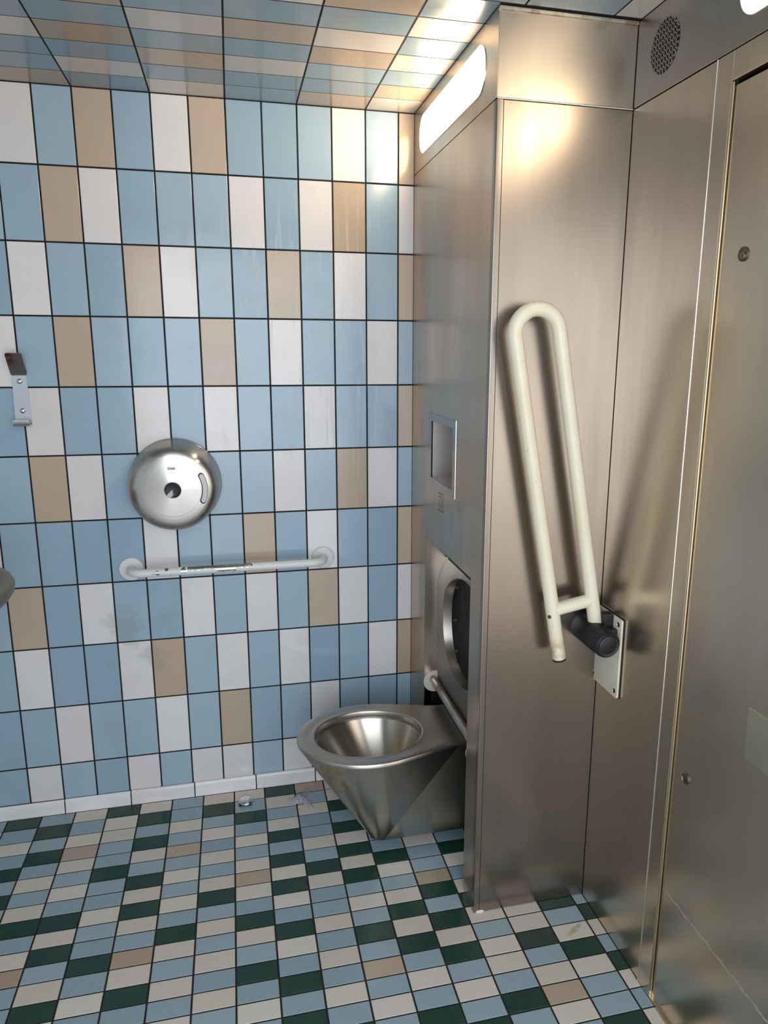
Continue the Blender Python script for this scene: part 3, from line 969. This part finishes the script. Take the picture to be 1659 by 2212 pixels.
# ---- toilet paper dispenser
tp_ = empty('paper_dispenser', (-0.695, 0, 0.93), 'round stainless steel toilet paper dispenser on the tiled wall', 'dispenser')
dc = Vector((-0.695, 0.0, 1.0655))
bm = bmesh.new()
pr_ = [(0.0004, 0.1365), (0.020, 0.1360), (0.0205, 0.1353), (0.052, 0.1325), (0.082, 0.1285), (0.098, 0.1250), (0.108, 0.1205), (0.1150, 0.1140), (0.1190, 0.1065), (0.1210, 0.098), (0.1225, 0.0800), (0.1215, 0.0795), (0.1240, 0.050), (0.1258, 0.0240), (0.1248, 0.0225)]
lathe(bm, pr_, dc, (0, -1, 0), 96, True, True)
obj('cover', bm, SPUN, tp_, 35)
bm = bmesh.new(); lathe(bm, [(0.1240, 0.0218), (0.1285, 0.0215), (0.1305, 0.0190), (0.1285, 0.0110), (0.1285, 0.0)], dc, (0, -1, 0), 40)
nz_ = obj('nozzle', bm, BLACK, tp_, 40)
bm = bmesh.new()
A = Vector((-0.697, -0.128, 1.066))
loft(bm, [[A + Vector((dx * 0.4, dy, dz * 0.4)) for dx, dy, dz in ((-0.004, 0, 0), (0.004, -0.003, 0.003), (0.006, 0.001, -0.002))],
          [A + Vector((dx, dy - 0.006, dz - 0.009)) for dx, dy, dz in ((-0.011, 0, 0), (0.002, -0.004, 0.002), (0.004, 0.002, -0.003))],
          [A + Vector((dx - 0.002, dy - 0.006, dz - 0.019)) for dx, dy, dz in ((-0.013, 0.002, 0.004), (-0.003, -0.002, -0.002), (0.004, 0.004, 0.003))]], True, True)
tag(obj('paper_end', bm, PAPER, tp_), 'white paper end hanging out of the nozzle')
def slot(r0, r1, a0, a1, d0, d1, n=14):
    outer, inner = [], []
    rm, hw = (r0 + r1) / 2, (r1 - r0) / 2
    for k in range(n):
        a = a0 + (a1 - a0) * k / (n - 1)
        outer.append((a, r1)); inner.append((a, r0))
    pts = outer
    for k in range(1, 7):
        b = PI * k / 7
        pts.append((a1 + math.sin(b) * hw / rm, rm + hw * math.cos(b)))
    pts = pts + inner[::-1]
    for k in range(1, 7):
        b = PI * k / 7
        pts.append((a0 - math.sin(b) * hw / rm, rm - hw * math.cos(b)))
    return [[(dc.x + r * math.cos(a), -d, dc.z + r * math.sin(a)) for a, r in pts] for d in (d0, d1)]
bm = bmesh.new(); loft(bm, slot(0.0815, 0.0985, math.radians(-23), math.radians(26), 0.1195, 0.1236), True, True)
obj('window_edge', bm, DARK, tp_)
bm = bmesh.new(); loft(bm, slot(0.0840, 0.0972, math.radians(-22), math.radians(25), 0.1195, 0.1239), True, True)
tag(obj('window', bm, PAPER, tp_), 'curved level window with white paper behind it')
# printed mark on the cover
box('badge', (-0.7065, -0.1243, 1.1245), (-0.6845, -0.1226, 1.1325), WPLASTIC, tp_)
box('badge_line', (-0.7050, -0.1243, 1.1170), (-0.6880, -0.1226, 1.1185), WPLASTIC, tp_)
box('badge_line', (-0.7050, -0.1243, 1.1340), (-0.6950, -0.1226, 1.1350), WPLASTIC, tp_)
fc = bpy.data.curves.new('lettering', 'FONT')
fc.body = 'TORK'
fc.size = 0.0082
fc.extrude = 0.0001
tmp = bpy.data.objects.new('lettering', fc)
COL.objects.link(tmp)
dg = bpy.context.evaluated_depsgraph_get()
me = bpy.data.meshes.new_from_object(tmp.evaluated_get(dg))
bpy.data.objects.remove(tmp)
me.materials.append(INK)
lt = bpy.data.objects.new('lettering', me)
link(lt, tp_)
lt.rotation_euler = (PI / 2, 0, 0)
lt.location = Vector((-0.7058, -0.1245, 1.1256)) - tp_.location

# ---- coat hook
hk = empty('coat_hook', (-1.10, 0, 1.26), 'stainless steel coat hook screwed to the tiled wall at left', 'hook')
hw = 0.0215
def strip(bm, prof, xc, t):
    """prof = list of (y,z) centre line, extruded to a flat bar of width 2*hw"""
    L = []
    for i, p in enumerate(prof):
        a, b = Vector(prof[max(0, i - 1)]), Vector(prof[min(len(prof) - 1, i + 1)])
        d = (b - a).normalized()
        n_ = Vector((-d.y, d.x)) * t / 2
        q = Vector(p)
        ww = hw - (0.003 if i in (0, len(prof) - 1) else 0)
        L.append([(xc - ww, *(q + n_)), (xc + ww, *(q + n_)), (xc + ww, *(q - n_)), (xc - ww, *(q - n_))])
    loft(bm, L, True, True)
bm = bmesh.new()
strip(bm, [(-0.0030, 1.3915), (-0.0030, 1.300), (-0.0030, 1.262), (-0.0045, 1.2535), (-0.0090, 1.2500), (-0.024, 1.2500), (-0.030, 1.2520), (-0.0325, 1.2570), (-0.0325, 1.2650), (-0.0325, 1.267)], -1.1005, 0.004)
obj('plate', bm, HOOKM, hk, 40)
bm = bmesh.new()
strip(bm, [(-0.0030, 1.3900), (-0.0050, 1.397), (-0.030, 1.4330), (-0.0410, 1.449), (-0.0425, 1.4515)], -1.1005, 0.004)
obj('arm', bm, HOOKARM, hk, 40)
for zz in (1.3735, 1.2905):
    bm = bmesh.new(); lathe(bm, [(0.0048, 0.0075), (0.0062, 0.0073), (0.0082, 0.0060), (0.0095, 0.0035), (0.0099, 0.0)], (-1.1005, 0, zz), (0, -1, 0), 24)
    obj('screw', bm, CHROME, hk, 60)

# ---- fold-up support rail
fr = empty('folding_support_rail', (XR, -0.76, 0.74), 'cream folding support rail raised against the steel pier', 'support rail')
YU, TR = -0.760, 0.0168
dv = Vector((-0.1895, 0, 1.0)).normalized()          # along the tubes, upwards
sv = Vector((dv.z, 0, -dv.x))                        # across, to the right
Lb = Vector((0.2325, YU, 0.732))
top_l = Lb + dv * ((1.492 - 0.732) / dv.z)
sep = 0.1045
ctr = top_l + sv * (sep / 2)
Rb = Lb + sv * sep
Rb = Rb + dv * ((0.808 - Rb.z) / dv.z)
pts = [Lb, Lb + dv * 0.2, Lb + dv * 0.4, Lb + dv * 0.6, top_l]
for k in range(1, 24):
    a = PI - PI * k / 24
    pts.append(ctr + sv * (sep / 2 * math.cos(a)) + dv * (sep / 2 * math.sin(a)))
pts += [top_l + sv * sep, Rb + dv * 0.45, Rb + dv * 0.25, Rb - dv * 0.012]
bm = bmesh.new(); tube(bm, pts, TR, 28)
obj('loop_tube', bm, CREAM, fr, 60)
ca, cb = Vector((0.2115, YU, 0.8575)), Vector((0.302, YU, 0.8745))
bm = bmesh.new(); tube(bm, [ca - (cb - ca) * 0.02, cb], 0.0160, 24)
obj('cross_tube', bm, CREAM, fr, 60)
bm = bmesh.new(); lathe(bm, [(-0.004, TR - 0.002), (-0.004, TR + 0.0002), (0.001, TR + 0.0002), (0.001, TR - 0.003)], Lb, tuple(dv), 28)
obj('end_cap', bm, BLACK, fr, 40)
bm = bmesh.new(); lathe(bm, [(0, 0.0045), (0.002, 0.0045), (0.0025, 0.002), (0.001, 0.0)], Lb + dv * 0.115 + Vector((-0.0135, -0.0105, 0)), (-0.8, -0.6, 0), 16)
obj('rivet', bm, BRASS, fr, 40)
bm = bmesh.new()
hx, hz = 0.3175, 0.7885
lathe(bm, [(-0.062, 0.026), (-0.060, 0.031), (-0.055, 0.0330), (0.045, 0.0335), (0.0465, 0.0325), (0.070, 0.0325), (0.076, 0.031), (0.0795, 0.0265), (0.0785, 0.022), (0.0795, 0.0205), (0.0795, 0)], (hx, YU, hz), (0, -1, 0), 40)
hinge = obj('hinge_barrel', bm, BLACK, fr, 40)
bm = bmesh.new()
bx(bm, (0.325, YU - 0.052, 0.757), (XR - 0.007, YU + 0.045, 0.815), 0.004, 2)
bx(bm, (0.333, YU - 0.030, 0.812), (XR - 0.007, YU - 0.004, 0.846), 0.003, 2)
obj('hinge_bracket', bm, BLACK, fr)
def plate_loop(x, g, r=0.005):
    y0, y1, z0, z1 = -0.8265 - g, -0.6935 + g, 0.6420 - g, 0.8420 + g
    return [(x, y, z) for y, z in stadium((y0 + y1) / 2, (z0 + z1) / 2, (y1 - y0) / 2, (z1 - z0) / 2, r, 5)]
bm = bmesh.new(); loft(bm, [plate_loop(XR - 0.0001, 0.0012), plate_loop(XR - 0.0030, 0.0012)], True, True)
obj('gasket', bm, GASKET, fr)
bm = bmesh.new(); loft(bm, [plate_loop(XR - 0.0030, 0), plate_loop(XR - 0.0074, 0), plate_loop(XR - 0.0080, -0.0008)], True, True)
pt = obj('wall_plate', bm, CREAMP, fr, 40)
for (yy, zz) in ((-0.8130, 0.828), (-0.8140, 0.6585), (-0.7085, 0.6585), (-0.7085, 0.828)):
    bm = bmesh.new(); lathe(bm, [(0, 0.0065), (0.0006, 0.0065), (0.0010, 0.0052), (-0.0002, 0.0048), (-0.0002, 0.0)], (XR - 0.0080, yy, zz), (-1, 0, 0), 20)
    obj('screw', bm, HOOKM, pt, 40)

# ---- wash basin (only its tip shows at the left edge)
bs = empty('wash_basin', (-1.27, -0.50, 0.70), 'grey weathered steel wash basin whose tip shows at the left edge', 'basin')
bc_ = (-1.265, -0.50, 0.0)
bm = bmesh.new()
lathe(bm, [(0.70, 0.06), (0.76, 0.10), (0.83, 0.158), (0.868, 0.198), (0.885, 0.216), (0.900, 0.2265), (0.915, 0.2285), (0.928, 0.222), (0.936, 0.208), (0.938, 0.190), (0.930, 0.176), (0.90, 0.160), (0.82, 0.10), (0.78, 0.03), (0.778, 0)], bc_, (0, 0, 1), 64)
obj('bowl', bm, CONCRETE, bs, 40)
box('wall_bracket', (XL, -0.60, 0.72), (-1.40, -0.40, 0.93), CONCRETE, bs, 0.006, 2)
bm = bmesh.new(); lathe(bm, [(0.7785, 0.018), (0.782, 0.018), (0.783, 0.012), (0.781, 0)], bc_, (0, 0, 1), 24)
obj('drain', bm, CHROME, bs, 40)

# ---- floor drain cap and the tissue on the floor
dn = empty('drain_cap', (-0.5305, -0.0885, 0), 'small domed chrome cap on the floor by the skirting', 'drain cap')
bm = bmesh.new(); lathe(bm, [(0.0045, 0.0225), (0.0070, 0.0240), (0.0098, 0.0235), (0.0125, 0.020), (0.0140, 0.013), (0.0145, 0.0)], (-0.5305, -0.0885, 0), (0, 0, 1), 40)
obj('dome', bm, CHROME, dn, 60)
box('socket', (-0.5530, -0.1060, -0.0002), (-0.5130, -0.0720, 0.0055), GASKET, dn, 0.001)
bm = bmesh.new()
rnd = random.Random(4)
V = []
nr, na = 7, 40
ctr_ = (-0.347, -0.108)
def lobe(a, c, w): return math.exp(-((math.atan2(math.sin(a - c), math.cos(a - c))) / w) ** 2)
amp = []
for k in range(na):
    a = 2 * PI * k / na
    amp.append(0.016 + 0.034 * lobe(a, PI * 1.02, 0.42) + 0.050 * lobe(a, -1.15, 0.30) + 0.038 * lobe(a, 1.05, 0.28) + 0.018 * lobe(a, -2.4, 0.3) + rnd.uniform(-0.003, 0.004))
loops = []
for r in range(nr):
    f = 1 - r / nr
    lp = []
    for k in range(na):
        a = 2 * PI * k / na
        h = 0.0012 + 0.0085 * (1 - f) * abs(math.sin(3 * a + r)) + 0.0045 * (1 - f ** 2) + rnd.uniform(0, 0.003)
        if r == 0: h = 0.0006 + rnd.uniform(0, 0.0015)
        lp.append((ctr_[0] + amp[k] * f * math.cos(a), ctr_[1] + amp[k] * f * math.sin(a), h))
    loops.append(lp)
loft(bm, loops, False, True)
loft(bm, [loops[0], [(p[0], p[1], 0.0002) for p in loops[0]]], False, True)
ts_ = obj('crumpled_tissue', bm, TISSUE, None, 25, (ctr_[0], ctr_[1], 0))
tag(ts_, 'wet crumpled scrap of tissue on the floor left of the toilet', 'tissue')
